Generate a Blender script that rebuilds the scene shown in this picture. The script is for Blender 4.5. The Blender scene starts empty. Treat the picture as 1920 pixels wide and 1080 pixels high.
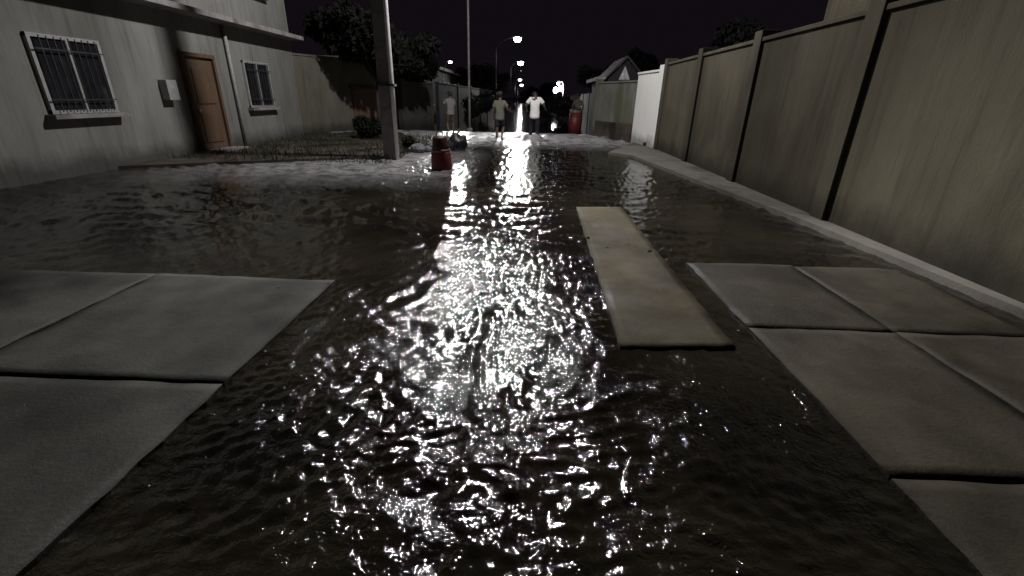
import bpy, bmesh, math, random
import numpy as np
from mathutils import Vector, Matrix, Euler, noise

random.seed(7)
rng = np.random.default_rng(11)
R = math.radians
sc = bpy.context.scene
C = sc.collection

# ------------------------------------------------------------------ camera
CAM_H = 1.5
FPX = 840.0
cam_data = bpy.data.cameras.new('camera')
cam = bpy.data.objects.new('camera', cam_data)
C.objects.link(cam)
cam_data.sensor_width = 36
cam_data.lens = 36 * FPX / 1920
cam_data.clip_start = 0.05
cam_data.clip_end = 2000
PITCH, YAW, ROLL = R(23.0), R(1.6), R(1.3)
cam_rot = (Matrix.Rotation(YAW, 3, 'Z') @ Matrix.Rotation(R(90) - PITCH, 3, 'X') @ Matrix.Rotation(ROLL, 3, 'Z'))
cam.matrix_world = Matrix.Translation((0, 0, CAM_H)) @ cam_rot.to_4x4()
sc.camera = cam

# ------------------------------------------------------------------ world: night sky
world = bpy.data.worlds.new('World')
sc.world = world
world.use_nodes = True
wn = world.node_tree.nodes
wn['Background'].inputs['Color'].default_value = (0.92, 0.68, 1.0, 1)
wn['Background'].inputs['Strength'].default_value = 0.0055
sc.view_settings.view_transform = 'Standard'
sc.view_settings.look = 'None'
sc.view_settings.gamma = 1
sc.view_settings.exposure = 0.0

# ------------------------------------------------------------------ helpers
def ray(px, py):
    return cam_rot @ Vector(((px - 960) / FPX, -(py - 540) / FPX, -1))

def G(px, py, z=0.0):
    d = ray(px, py)
    t = (z - CAM_H) / d.z
    return Vector((d.x * t, d.y * t, z))

def D(px, py, dist):
    """point on the ray of a pixel at a ground distance"""
    d = ray(px, py)
    t = dist / d.y
    return Vector((d.x * t, dist, CAM_H + d.z * t))

def tag(o, label=None, cat=None, group=None, kind=None):
    if label: o['label'] = label
    if cat: o['category'] = cat
    if group: o['group'] = group
    if kind: o['kind'] = kind
    return o

def empty(name, loc, rz=0, label=None, cat=None, group=None):
    o = bpy.data.objects.new(name, None)
    C.objects.link(o)
    o.location = loc
    o.rotation_euler = (0, 0, rz)
    o.empty_display_size = .2
    return tag(o, label, cat, group)

def link_mesh(name, me, mat, parent=None, smooth=False):
    o = bpy.data.objects.new(name, me)
    if mat: me.materials.append(mat)
    C.objects.link(o)
    if parent: o.parent = parent
    if smooth:
        me.polygons.foreach_set('use_smooth', [True] * len(me.polygons))
    return o

def obj(name, bm, mat, parent=None, smooth=False, bevel=0):
    if bevel:
        bmesh.ops.bevel(bm, geom=[e for e in bm.edges if e.is_manifold and e.calc_face_angle(0) > .6], offset=bevel, segments=2, affect='EDGES', profile=.6)
    me = bpy.data.meshes.new(name)
    bm.normal_update()
    bm.to_mesh(me)
    bm.free()
    return link_mesh(name, me, mat, parent, smooth)

def add_box(bm, c, s, rz=0, rot=None):
    m = Matrix.Translation(c) @ (rot.to_4x4() if rot else Matrix.Rotation(rz, 4, 'Z')) @ Matrix.Diagonal((s[0], s[1], s[2], 1))
    return bmesh.ops.create_cube(bm, size=1, matrix=m)['verts']

def add_tube(bm, pts, rads, n=10, cap=True):
    pts = [Vector(p) for p in pts]
    rings = []
    up = Vector((0, 0, 1))
    for i, p in enumerate(pts):
        a = pts[max(i - 1, 0)]; b = pts[min(i + 1, len(pts) - 1)]
        t = (b - a).normalized()
        u = t.cross(Vector((0, 1, 0)) if abs(t.y) < .9 else Vector((1, 0, 0))).normalized()
        v = t.cross(u)
        r = rads[i] if hasattr(rads, '__len__') else rads
        rings.append([bm.verts.new(p + (u * math.cos(2 * math.pi * k / n) + v * math.sin(2 * math.pi * k / n)) * r) for k in range(n)])
    for a, b in zip(rings, rings[1:]):
        for k in range(n):
            bm.faces.new((a[k], a[(k + 1) % n], b[(k + 1) % n], b[k]))
    if cap:
        bm.faces.new(rings[0][::-1]); bm.faces.new(rings[-1])
    return rings

def add_lathe(bm, prof, n=28, c=(0, 0, 0)):
    rings = []
    for r, z in prof:
        rings.append([bm.verts.new((c[0] + r * math.cos(2 * math.pi * k / n), c[1] + r * math.sin(2 * math.pi * k / n), c[2] + z)) for k in range(n)])
    for a, b in zip(rings, rings[1:]):
        for k in range(n):
            bm.faces.new((a[k], a[(k + 1) % n], b[(k + 1) % n], b[k]))
    bm.faces.new(rings[0][::-1]); bm.faces.new(rings[-1])

def add_ball(bm, c, s, rot=None, sub=2):
    m = Matrix.Translation(c) @ (rot.to_4x4() if rot else Matrix.Identity(4)) @ Matrix.Diagonal((s[0], s[1], s[2], 1))
    return bmesh.ops.create_icosphere(bm, subdivisions=sub, radius=1, matrix=m)['verts']

def prism(bm, poly, z0, z1):
    a = [bm.verts.new((p[0], p[1], z0)) for p in poly]
    b = [bm.verts.new((p[0], p[1], z1)) for p in poly]
    n = len(poly)
    bm.faces.new(b); bm.faces.new(a[::-1])
    for i in range(n):
        bm.faces.new((a[i], a[(i + 1) % n], b[(i + 1) % n], b[i]))
    bmesh.ops.recalc_face_normals(bm, faces=bm.faces)

# ------------------------------------------------------------------ materials
def mat_new(name):
    m = bpy.data.materials.new(name)
    m.use_nodes = True
    return m, m.node_tree, m.node_tree.nodes['Principled BSDF']

def N(nt, t, **kw):
    n = nt.nodes.new(t)
    for k, v in kw.items():
        if k.startswith('i_'):
            n.inputs[k[2:]].default_value = v
        else:
            setattr(n, k, v)
    return n

TIDE = ('white_wall', 'cream_plaster', 'grey_plaster', 'tan_wall', 'dim_wall', 'mossy_wall')
DRY = ('slab_concrete', 'pavement_concrete', 'grey_pavement')
def surface(name, c1, c2, scale=3.0, rough=.8, bump=.3, c3=None, fine=40, wet=0, metallic=0, stretch=(1, 1, 1)):
    """two-tone mottled surface with stains and a fine bump"""
    m, nt, b = mat_new(name)
    tc = N(nt, 'ShaderNodeTexCoord')
    mp = N(nt, 'ShaderNodeMapping'); mp.inputs['Scale'].default_value = stretch
    nt.links.new(tc.outputs['Object'], mp.inputs['Vector'])
    n1 = N(nt, 'ShaderNodeTexNoise', i_Scale=scale, i_Detail=8.0, i_Roughness=.65)
    n2 = N(nt, 'ShaderNodeTexNoise', i_Scale=fine, i_Detail=5.0, i_Roughness=.7)
    n3 = N(nt, 'ShaderNodeTexNoise', i_Scale=scale * .37, i_Detail=6.0, i_Distortion=.6)
    for n in (n1, n2, n3): nt.links.new(mp.outputs[0], n.inputs['Vector'])
    r1 = N(nt, 'ShaderNodeValToRGB')
    r1.color_ramp.elements[0].position = .35; r1.color_ramp.elements[1].position = .68
    r1.color_ramp.elements[0].color = (*c1, 1); r1.color_ramp.elements[1].color = (*c2, 1)
    nt.links.new(n1.outputs['Fac'], r1.inputs[0])
    last = r1.outputs[0]
    if c3:
        r3 = N(nt, 'ShaderNodeValToRGB'); r3.color_ramp.elements[0].position = .52; r3.color_ramp.elements[1].position = .66
        nt.links.new(n3.outputs['Fac'], r3.inputs[0])
        mx = N(nt, 'ShaderNodeMixRGB'); mx.inputs[2].default_value = (*c3, 1)
        nt.links.new(r3.outputs[0], mx.inputs[0]); nt.links.new(last, mx.inputs[1]); last = mx.outputs[0]
    if name in DRY or name in TIDE:
        g = N(nt, 'ShaderNodeNewGeometry'); sp = N(nt, 'ShaderNodeSeparateXYZ'); nt.links.new(g.outputs['Position'], sp.inputs[0])
        nz = N(nt, 'ShaderNodeTexNoise', i_Scale=3.5 if name in DRY else 2.2, i_Detail=6.0, i_Roughness=.65)
        nt.links.new(g.outputs['Position'], nz.inputs['Vector'])
        amt = .030 if name in DRY else .55
        ma = N(nt, 'ShaderNodeMath', operation='MULTIPLY_ADD'); ma.inputs[1].default_value = -amt
        nt.links.new(nz.outputs['Fac'], ma.inputs[0]); nt.links.new(sp.outputs['Z'], ma.inputs[2])
        mr = N(nt, 'ShaderNodeMapRange')
        lo, hi = (-.006, .012) if name in DRY else (-.12, .22)
        mr.inputs['From Min'].default_value = lo; mr.inputs['From Max'].default_value = hi
        mr.inputs['To Min'].default_value = .38 if name in DRY else .42
        nt.links.new(ma.outputs[0], mr.inputs[0])
        wm = N(nt, 'ShaderNodeMixRGB', blend_type='MULTIPLY'); wm.inputs[0].default_value = 1
        nt.links.new(last, wm.inputs[1]); nt.links.new(mr.outputs[0], wm.inputs[2]); last = wm.outputs[0]
    if name in TIDE:      # run-down dirt streaks from the coping
        ms = N(nt, 'ShaderNodeMapping'); ms.inputs['Scale'].default_value = (4, 4, .25)
        ns = N(nt, 'ShaderNodeTexNoise', i_Scale=2.0, i_Detail=6.0, i_Roughness=.7)
        nt.links.new(g.outputs['Position'], ms.inputs[0]); nt.links.new(ms.outputs[0], ns.inputs['Vector'])
        m3 = N(nt, 'ShaderNodeMapRange'); m3.inputs['From Min'].default_value = .5; m3.inputs['From Max'].default_value = .72
        m3.inputs['To Min'].default_value = 1; m3.inputs['To Max'].default_value = .93 if name == 'white_wall' else .62
        nt.links.new(ns.outputs['Fac'], m3.inputs[0])
        w2 = N(nt, 'ShaderNodeMixRGB', blend_type='MULTIPLY'); w2.inputs[0].default_value = 1
        nt.links.new(last, w2.inputs[1]); nt.links.new(m3.outputs[0], w2.inputs[2]); last = w2.outputs[0]
    nt.links.new(last, b.inputs['Base Color'])
    if rough >= .8: b.inputs['Specular IOR Level'].default_value = .2
    if wet:
        rr = N(nt, 'ShaderNodeMapRange'); rr.inputs['From Min'].default_value = .4; rr.inputs['From Max'].default_value = .62
        rr.inputs['To Min'].default_value = rough; rr.inputs['To Max'].default_value = wet
        nt.links.new(n3.outputs['Fac'], rr.inputs[0]); nt.links.new(rr.outputs[0], b.inputs['Roughness'])
    else:
        b.inputs['Roughness'].default_value = rough
    b.inputs['Metallic'].default_value = metallic
    if name in DRY: b.inputs['Specular IOR Level'].default_value = .12
    if bump:
        add = N(nt, 'ShaderNodeMath', operation='MULTIPLY_ADD'); add.inputs[1].default_value = .5
        nt.links.new(n2.outputs['Fac'], add.inputs[0]); nt.links.new(n1.outputs['Fac'], add.inputs[2])
        bp = N(nt, 'ShaderNodeBump', i_Strength=bump, i_Distance=.02)
        nt.links.new(add.outputs[0], bp.inputs['Height']); nt.links.new(bp.outputs[0], b.inputs['Normal'])
    return m

def emit(name, col, strength):
    m, nt, b = mat_new(name)
    b.inputs['Base Color'].default_value = (.8, .8, .8, 1)
    b.inputs['Emission Color'].default_value = (*col, 1)
    b.inputs['Emission Strength'].default_value = strength
    return m

M = {}
M['concrete'] = surface('concrete', (.20, .19, .19), (.33, .31, .30), 4, .85, .4, (.15, .13, .11))
M['pole_concrete'] = surface('pole_concrete', (.17, .15, .16), (.27, .24, .255), 5, .85, .3, (.13, .10, .08))
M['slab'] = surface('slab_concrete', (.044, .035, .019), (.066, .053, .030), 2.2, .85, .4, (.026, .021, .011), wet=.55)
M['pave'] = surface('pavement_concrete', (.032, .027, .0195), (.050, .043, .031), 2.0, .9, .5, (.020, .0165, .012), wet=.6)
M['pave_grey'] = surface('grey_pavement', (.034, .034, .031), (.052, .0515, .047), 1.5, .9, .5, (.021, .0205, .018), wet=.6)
M['footway'] = surface('footway_concrete', (.105, .098, .085), (.155, .145, .126), 2.0, .8, .4, (.07, .064, .054))
M['mud'] = surface('wet_mud', (.05, .042, .033), (.10, .085, .07), 2.5, .55, .6, (.03, .025, .02), wet=.15)
M['ground'] = surface('ground', (.03, .03, .022), (.07, .06, .045), .6, .9, .5)
M['white_wall'] = surface('white_wall', (.80, .80, .75), (.88, .88, .84), 1.2, .8, .15, (.72, .72, .67), stretch=(1, 1, .45))
M['green_wall'] = surface('mossy_wall', (.12, .122, .10), (.20, .203, .17), 2.2, .9, .4, (.095, .105, .065), stretch=(1, 1, .4))
M['tan_wall'] = surface('tan_wall', (.10, .096, .075), (.155, .148, .12), 1.6, .9, .3, (.13, .12, .09), stretch=(1, 1, .5))
M['dim_wall'] = surface('dim_wall', (.05, .047, .042), (.085, .078, .07), 1.6, .9, .3, (.10, .10, .06))
M['grey_plaster'] = surface('grey_plaster', (.17, .17, .155), (.235, .235, .215), .9, .9, .25, (.125, .125, .11), stretch=(1, 1, .5))
M['cream_plaster'] = surface('cream_plaster', (.068, .060, .040), (.10, .088, .060), 1.3, .9, .35, (.045, .040, .027), stretch=(1, 1, .5))
M['brown_door'] = surface('brown_door', (.09, .055, .032), (.14, .085, .05), 3, .6, .3, stretch=(6, 6, .6))
M['galv'] = surface('galvanised', (.6, .59, .58), (.76, .75, .73), 8, .45, .1, metallic=.0)
M['dark_metal'] = surface('dark_metal', (.03, .03, .032), (.07, .07, .072), 6, .5, .1, metallic=.3)
M['bark'] = surface('bark', (.035, .028, .022), (.08, .065, .05), 9, .95, .8, stretch=(1, 1, .3))
M['roof'] = surface('roof_sheet', (.02, .018, .02), (.04, .035, .038), 3, .7, .3)
M['red'] = surface('red_plastic', (.13, .022, .018), (.19, .032, .026), 5, .5, .15, (.07, .014, .01))
M['dark_red'] = surface('dirty_red_plastic', (.035, .012, .010), (.07, .017, .013), 5, .5, .15)
M['band'] = surface('reflective_band', (.12, .09, .08), (.2, .16, .145), 10, .4, .1)
M['rubber'] = surface('rubber', (.012, .012, .012), (.03, .028, .028), 8, .7, .3)
M['bag'] = surface('bin_bag', (.010, .009, .010), (.022, .02, .02), 6, .45, .5)
M['rubble'] = surface('rubble', (.10, .10, .105), (.17, .17, .175), 7, .8, .6)
M['glass_dark'] = surface('dark_glass', (.01, .01, .012), (.02, .02, .024), 3, .08, 0)
M['frame'] = surface('window_frame', (.25, .25, .24), (.35, .35, .34), 8, .6, .1)
M['skin'] = surface('skin', (.10, .055, .038), (.15, .085, .06), 12, .6, .1)
M['hair'] = surface('hair', (.008, .007, .007), (.02, .016, .015), 30, .6, .4)
M['shirt_white'] = surface('white_cotton', (.84, .83, .80), (.9, .89, .86), 8, .9, .3)
M['shirt_grey'] = surface('grey_cotton', (.18, .176, .165), (.24, .234, .22), 8, .9, .3)
M['shirt_beige'] = surface('beige_cotton', (.13, .13, .10), (.175, .175, .135), 8, .9, .3)
M['shirt_green'] = surface('greygreen_cotton', (.10, .115, .085), (.15, .165, .13), 8, .9, .3)
M['dark_cloth'] = surface('dark_cloth', (.015, .015, .018), (.035, .034, .038), 9, .9, .3)
M['brown_cloth'] = surface('brown_cloth', (.06, .045, .038), (.09, .07, .06), 9, .9, .3)
M['tarp'] = surface('pale_sheet', (.4, .4, .41), (.55, .55, .56), 4, .7, .2)
M['lamp_body'] = surface('lamp_body', (.18, .18, .19), (.26, .26, .27), 6, .5, .1)
M['lit'] = emit('lit_lamp', (1.0, .98, 1.0), 30)
M['lit_far'] = emit('lit_lamp_far', (1.0, .97, 1.0), 14)
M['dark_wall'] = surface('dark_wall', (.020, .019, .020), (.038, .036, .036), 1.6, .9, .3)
M['lit_dim'] = emit('lit_lamp_dim', (1.0, .95, 1.0), .8)

def leaf_mat(name, a, b_):
    m, nt, b = mat_new(name)
    n = N(nt, 'ShaderNodeTexNoise', i_Scale=1.6, i_Detail=4.0)
    g = N(nt, 'ShaderNodeNewGeometry')
    nt.links.new(g.outputs['Position'], n.inputs['Vector'])
    r = N(nt, 'ShaderNodeValToRGB')
    r.color_ramp.elements[0].position = .4; r.color_ramp.elements[1].position = .62
    r.color_ramp.elements[0].color = (*a, 1); r.color_ramp.elements[1].color = (*b_, 1)
    nt.links.new(n.outputs['Fac'], r.inputs[0]); nt.links.new(r.outputs[0], b.inputs['Base Color'])
    b.inputs['Roughness'].default_value = .9; b.inputs['Specular IOR Level'].default_value = .15
    return m
M['leaf'] = leaf_mat('leaves', (.006, .0065, .005), (.017, .017, .0135))
M['leaf_dark'] = leaf_mat('dark_leaves', (.008, .011, .008), (.018, .024, .016))
M['grass'] = leaf_mat('grass_blades', (.02, .024, .012), (.05, .05, .03))

# ------------------------------------------------------------------ water
WAKE = G(890, 640)
SPL = G(1003, 262)
def wave_height(X, Y):
    """chop of the running flood water: many short crossing trains, patchy, calmer far up the street"""
    Z = np.zeros_like(X)
    r = np.random.default_rng(5)
    def lowf(sc_, seed, n=7):
        q = np.random.default_rng(seed); v = np.zeros_like(X)
        for _ in range(n):
            a = q.uniform(0, 2 * math.pi); k = q.uniform(.5, 1.6) * sc_; p = q.uniform(0, 6.28)
            v += np.sin(k * (X * math.cos(a) + Y * math.sin(a)) + p)
        return v / math.sqrt(n / 2)
    wx = lowf(2.2, 21) * .10 + lowf(6, 22) * .03
    wy = lowf(2.2, 23) * .10 + lowf(6, 24) * .03
    Xw, Yw = X + wx, Y + wy
    patch = .5 + .5 * np.tanh(1.1 * lowf(2.0, 31) + .2)        # rough and smooth patches
    patch2 = .5 + .5 * np.tanh(1.2 * lowf(3.4, 33))
    near = 1 / (1 + np.exp((Y - 2.4) * 1.6))
    near5 = 1 / (1 + np.exp((Y - 4.6) * 1.2))
    for i in range(16):      # crests lying across the street
        lam = .10 * (1.75 ** r.uniform(0, 3)); k = 2 * math.pi / lam
        a = R(90) + r.normal(0, .38)
        slope = .058 * (lam / .3) ** -.1
        Z += slope / k * np.sin(k * (Xw * math.cos(a) + Yw * math.sin(a)) + r.uniform(0, 6.28)) * (.35 + .9 * patch) * (1 - near5 * min(1, lam / .3) * .75)
    for i in range(18):      # oblique trains
        lam = .07 * (1.9 ** r.uniform(0, 2.4)); k = 2 * math.pi / lam
        a = r.choice([R(35), R(150)]) + r.normal(0, .25)
        slope = .036
        Z += slope / k * np.sin(k * (Xw * math.cos(a) + Yw * math.sin(a)) + r.uniform(0, 6.28)) * (.2 + 1.1 * patch2) * (1 - near * min(1, lam / .22) * .6)
    mid = np.exp(-((Y - 9.5) / 6.5) ** 2)
    for i in range(22):      # short steep chop, every direction
        lam = r.uniform(.045, .15); k = 2 * math.pi / lam; a = r.uniform(0, math.pi)
        Z += .040 / k * np.sin(k * (Xw * math.cos(a) + Yw * math.sin(a)) + r.uniform(0, 6.28)) * (.4 + .8 * patch) * (1 + 1.5 * mid)
    # surges leaning down the flow close to the camera, crests running with the street
    n2 = 1 / (1 + np.exp((Y - 3.6) * 1.6)); gn = .5 + .5 * np.tanh(2.0 * lowf(3.0, 81) + .2)
    for i in range(16):
        lam = r.uniform(.07, .24); k = 2 * math.pi / lam; a = R(-24 if i % 4 else 8) + r.normal(0, .16)
        Z += n2 * gn * .020 / k * np.sin(k * (Xw * math.cos(a) + Yw * math.sin(a)) + r.uniform(0, 6.28))
    # short oblique surges running off the verge on the left
    sh = 1 / (1 + np.exp((X + .95 + .05 * Y) * 5)) / (1 + np.exp((4.3 - Y) * 3)) / (1 + np.exp((Y - 13) * .8))
    gate = .5 + .5 * np.tanh(2.2 * lowf(2.6, 71) - .3)
    for i in range(10):
        lam = r.uniform(.14, .42); k = 2 * math.pi / lam; a = R(48) + r.normal(0, .3)
        Z += sh * (.25 + gate) * .14 / k * np.sin(k * (Xw * math.cos(a) + Yw * math.sin(a)) + r.uniform(0, 6.28))
    # V-shaped wake opening towards the camera
    dx = np.abs(X - WAKE.x); dy = (WAKE.y + .25 - Y)
    w = np.exp(-((dx - .42 * np.maximum(dy, 0)) / .34) ** 2) * (1 / (1 + np.exp(-dy * 5)))
    Z += .0042 * w * np.sin(2 * math.pi * (dx * .9 - dy * .4) / .13 + wx * 38 + lowf(7, 61) * 1.6) * (.2 + 1.3 * patch2)
    wc = np.exp(-(dx / .06) ** 2) * (1 / (1 + np.exp(-dy * 6))) * np.exp(-dy * .8)
    Z -= .035 * wc
    Z *= .45 + .55 / (1 + np.exp(-(Y - 1.35) * 5))
    calm = 1 / (1 + np.exp((Y - 21.5) * 1.4))
    Z = Z * (.07 + .93 * calm) * (.75 + .8 * np.exp(-np.maximum(Y, 0) / 3.0))
    # tumbling step where the deeper water breaks
    st = np.exp(-((Y - 19.6 - .5 * np.sin(X * .8)) / 1.6) ** 2)
    Z += st * (.05 + .035 * lowf(5, 41) + .02 * lowf(14, 42))
    Z += .16 * np.exp(-(((X - SPL.x) / .35) ** 2 + ((Y - SPL.y) / .45) ** 2)) * (1 + .4 * lowf(12, 51))
    return Z

def build_water():
    ys = [-3.0]
    while ys[-1] < 0.3: ys.append(ys[-1] + .05)
    while ys[-1] < 60:
        y = ys[-1]; ys.append(y + max(.011, .011 * (y / 1.5) ** 1.35))
    while ys[-1] < 400: ys.append(ys[-1] * 1.03)
    ys = np.array(ys)
    nc = 620
    u = np.linspace(-1, 1, nc)
    u = np.sign(u) * (np.abs(u) * .55 + np.abs(u) ** 3 * .45)
    W = np.where(ys < 2, 4.6, 4.6 + (ys - 2) * 1.25)
    X = W[:, None] * u[None, :]
    Y = np.repeat(ys[:, None], nc, 1)
    Z = wave_height(X, Y)
    co = np.stack([X, Y, Z], -1).reshape(-1, 3)
    nr = len(ys)
    idx = np.arange(nr * nc).reshape(nr, nc)
    f = np.stack([idx[:-1, :-1], idx[:-1, 1:], idx[1:, 1:], idx[1:, :-1]], -1).reshape(-1, 4)
    me = bpy.data.meshes.new('water')
    me.vertices.add(len(co)); me.vertices.foreach_set('co', co.ravel())
    me.loops.add(f.size); me.loops.foreach_set('vertex_index', f.ravel())
    me.polygons.add(len(f)); me.polygons.foreach_set('loop_start', np.arange(len(f)) * 4)
    me.polygons.foreach_set('use_smooth', np.ones(len(f), bool))
    me.update(calc_edges=True)
    print('water verts', len(co))
    m, nt, b = mat_new('flood_water')
    g = N(nt, 'ShaderNodeNewGeometry')
    L = nt.links.new
    # murky body colour
    n1 = N(nt, 'ShaderNodeTexNoise', i_Scale=.9, i_Detail=4.0); L(g.outputs['Position'], n1.inputs['Vector'])
    r1 = N(nt, 'ShaderNodeValToRGB'); e = r1.color_ramp.elements
    e[0].position = .38; e[1].position = .66; e[0].color = (.0045, .0038, .003, 1); e[1].color = (.013, .0108, .007, 1)
    L(n1.outputs['Fac'], r1.inputs[0])
    # foam where the water breaks
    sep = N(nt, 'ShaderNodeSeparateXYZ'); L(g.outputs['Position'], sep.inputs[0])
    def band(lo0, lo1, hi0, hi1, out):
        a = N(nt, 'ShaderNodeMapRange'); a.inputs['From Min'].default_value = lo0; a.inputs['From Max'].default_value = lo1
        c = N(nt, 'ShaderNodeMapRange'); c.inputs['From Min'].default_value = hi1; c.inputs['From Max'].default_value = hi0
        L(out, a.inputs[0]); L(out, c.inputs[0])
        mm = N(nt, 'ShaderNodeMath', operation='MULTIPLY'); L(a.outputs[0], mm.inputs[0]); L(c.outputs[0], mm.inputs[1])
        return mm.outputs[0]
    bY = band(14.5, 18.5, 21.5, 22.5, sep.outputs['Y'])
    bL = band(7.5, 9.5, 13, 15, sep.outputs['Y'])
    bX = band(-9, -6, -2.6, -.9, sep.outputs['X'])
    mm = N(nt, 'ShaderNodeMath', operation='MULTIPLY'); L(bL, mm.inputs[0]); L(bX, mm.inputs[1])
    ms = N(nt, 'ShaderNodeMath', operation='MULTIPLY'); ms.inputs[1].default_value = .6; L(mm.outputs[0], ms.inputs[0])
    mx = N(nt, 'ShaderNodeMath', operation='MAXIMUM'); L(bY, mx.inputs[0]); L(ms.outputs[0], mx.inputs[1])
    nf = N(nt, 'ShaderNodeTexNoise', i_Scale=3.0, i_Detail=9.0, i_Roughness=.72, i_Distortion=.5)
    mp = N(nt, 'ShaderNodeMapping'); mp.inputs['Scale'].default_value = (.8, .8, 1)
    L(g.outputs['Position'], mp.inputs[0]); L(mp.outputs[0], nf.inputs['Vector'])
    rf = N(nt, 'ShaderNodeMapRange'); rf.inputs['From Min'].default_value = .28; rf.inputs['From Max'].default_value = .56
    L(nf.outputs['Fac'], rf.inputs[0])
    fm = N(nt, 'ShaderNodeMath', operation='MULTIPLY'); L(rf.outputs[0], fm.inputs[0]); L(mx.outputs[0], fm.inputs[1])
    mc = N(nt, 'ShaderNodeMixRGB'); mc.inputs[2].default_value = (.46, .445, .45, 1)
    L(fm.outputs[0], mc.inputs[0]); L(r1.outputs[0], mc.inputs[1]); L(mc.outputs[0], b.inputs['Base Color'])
    rr = N(nt, 'ShaderNodeMapRange'); rr.inputs['To Min'].default_value = .06; rr.inputs['To Max'].default_value = .5
    L(fm.outputs[0], rr.inputs[0]); L(rr.outputs[0], b.inputs['Roughness'])
    b.inputs['IOR'].default_value = 1.4; b.inputs['Specular IOR Level'].default_value = .65
    # fine ripples
    mq = N(nt, 'ShaderNodeMapping'); mq.inputs['Scale'].default_value = (.8, 1, 1)
    L(g.outputs['Position'], mq.inputs[0])
    h1 = N(nt, 'ShaderNodeTexNoise', i_Scale=44.0, i_Detail=1.5, i_Roughness=.5, i_Distortion=.6)
    h2 = N(nt, 'ShaderNodeTexNoise', i_Scale=120.0, i_Detail=2.0, i_Roughness=.5)
    L(mq.outputs[0], h1.inputs['Vector']); L(mq.outputs[0], h2.inputs['Vector'])
    ad = N(nt, 'ShaderNodeMath', operation='MULTIPLY_ADD'); ad.inputs[1].default_value = .28
    L(h2.outputs['Fac'], ad.inputs[0]); L(h1.outputs['Fac'], ad.inputs[2])
    calm = N(nt, 'ShaderNodeMapRange'); calm.inputs['From Min'].default_value = 20; calm.inputs['From Max'].default_value = 24
    calm.inputs['To Min'].default_value = 1; calm.inputs['To Max'].default_value = .06
    L(sep.outputs['Y'], calm.inputs[0])
    bp = N(nt, 'ShaderNodeBump', i_Distance=.0115)
    npz = N(nt, 'ShaderNodeTexNoise', i_Scale=2.6, i_Detail=3.0, i_Distortion=.8); L(g.outputs['Position'], npz.inputs['Vector'])
    rp = N(nt, 'ShaderNodeMapRange'); rp.inputs['From Min'].default_value = .40; rp.inputs['From Max'].default_value = .60
    rp.inputs['To Min'].default_value = .35; rp.inputs['To Max'].default_value = 1.0
    L(npz.outputs['Fac'], rp.inputs[0])
    ml = N(nt, 'ShaderNodeMath', operation='MULTIPLY'); L(calm.outputs[0], ml.inputs[0]); L(rp.outputs[0], ml.inputs[1])
    nr = N(nt, 'ShaderNodeMapRange'); nr.inputs['From Min'].default_value = .9; nr.inputs['From Max'].default_value = 2.0
    nr.inputs['To Min'].default_value = .6; nr.inputs['To Max'].default_value = 1.0
    L(sep.outputs['Y'], nr.inputs[0])
    m2 = N(nt, 'ShaderNodeMath', operation='MULTIPLY'); L(ml.outputs[0], m2.inputs[0]); L(nr.outputs[0], m2.inputs[1])
    fr = N(nt, 'ShaderNodeMapRange'); fr.inputs['From Min'].default_value = 2.2; fr.inputs['From Max'].default_value = 5.5
    fr.inputs['To Min'].default_value = 1.0; fr.inputs['To Max'].default_value = .3
    L(sep.outputs['Y'], fr.inputs[0])
    m4 = N(nt, 'ShaderNodeMath', operation='MULTIPLY'); L(m2.outputs[0], m4.inputs[0]); L(fr.outputs[0], m4.inputs[1])
    L(m4.outputs[0], bp.inputs['Strength'])
    L(ad.outputs[0], bp.inputs['Height']); L(bp.outputs[0], b.inputs['Normal'])
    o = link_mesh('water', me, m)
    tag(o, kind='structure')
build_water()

# ground sheet under everything, to the horizon
bm = bmesh.new(); prism(bm, [(-900, -60), (900, -60), (900, 1500), (-900, 1500)], -.6, -.35)
tag(obj('ground', bm, M['ground']), kind='structure')

def flat_structure(name, pts, z, mat, thick=.5, bevel=0):
    bm = bmesh.new(); prism(bm, [(p[0], p[1]) for p in pts], z - thick, z)
    return tag(obj(name, bm, mat, bevel=bevel), kind='structure')

def plate(px, z): return [G(x, y, z) for x, y in px]

# raised concrete slab on the right, its near end a lower step
zs = .024
def uneven_quad(bm, c, z, seed, amp=.012, jag=.012, step=.07):
    """worn cast slab between four corners (near-left, near-right, far-right, far-left): settled top, chipped rim"""
    c = [Vector((p[0], p[1], 0)) for p in c]
    nu = max(3, int((c[1] - c[0]).length / step)); nv = max(3, int((c[3] - c[0]).length / step))
    off = Vector((seed * 3.7, seed * 1.3, 0)); g = []
    for j in range(nv + 1):
        row = []
        for i in range(nu + 1):
            u, v = i / nu, j / nv
            p = (c[0] * (1 - u) + c[1] * u) * (1 - v) + (c[3] * (1 - u) + c[2] * u) * v
            rim = i in (0, nu) or j in (0, nv)
            zz = z + amp * noise.noise(p * .9 + off) + amp * .35 * noise.noise(p * 4 + off)
            if rim:
                k = noise.noise(p * 7 + off); p = p + Vector((k, noise.noise(p * 7 - off), 0)) * jag
                zz -= .002 + .008 * max(0, noise.noise(p * 5 - off))
            row.append(bm.verts.new((p.x, p.y, zz)))
        g.append(row)
    for j in range(nv):
        for i in range(nu): bm.faces.new((g[j][i], g[j][i + 1], g[j + 1][i + 1], g[j + 1][i]))
    ring = g[0] + [g[j][-1] for j in range(1, nv + 1)] + g[-1][-2::-1] + [g[j][0] for j in range(nv - 1, 0, -1)]
    low = [bm.verts.new((v.co.x, v.co.y, -.3)) for v in ring]
    n = len(ring)
    for i in range(n): bm.faces.new((ring[i], low[i], low[(i + 1) % n], ring[(i + 1) % n]))
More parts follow.
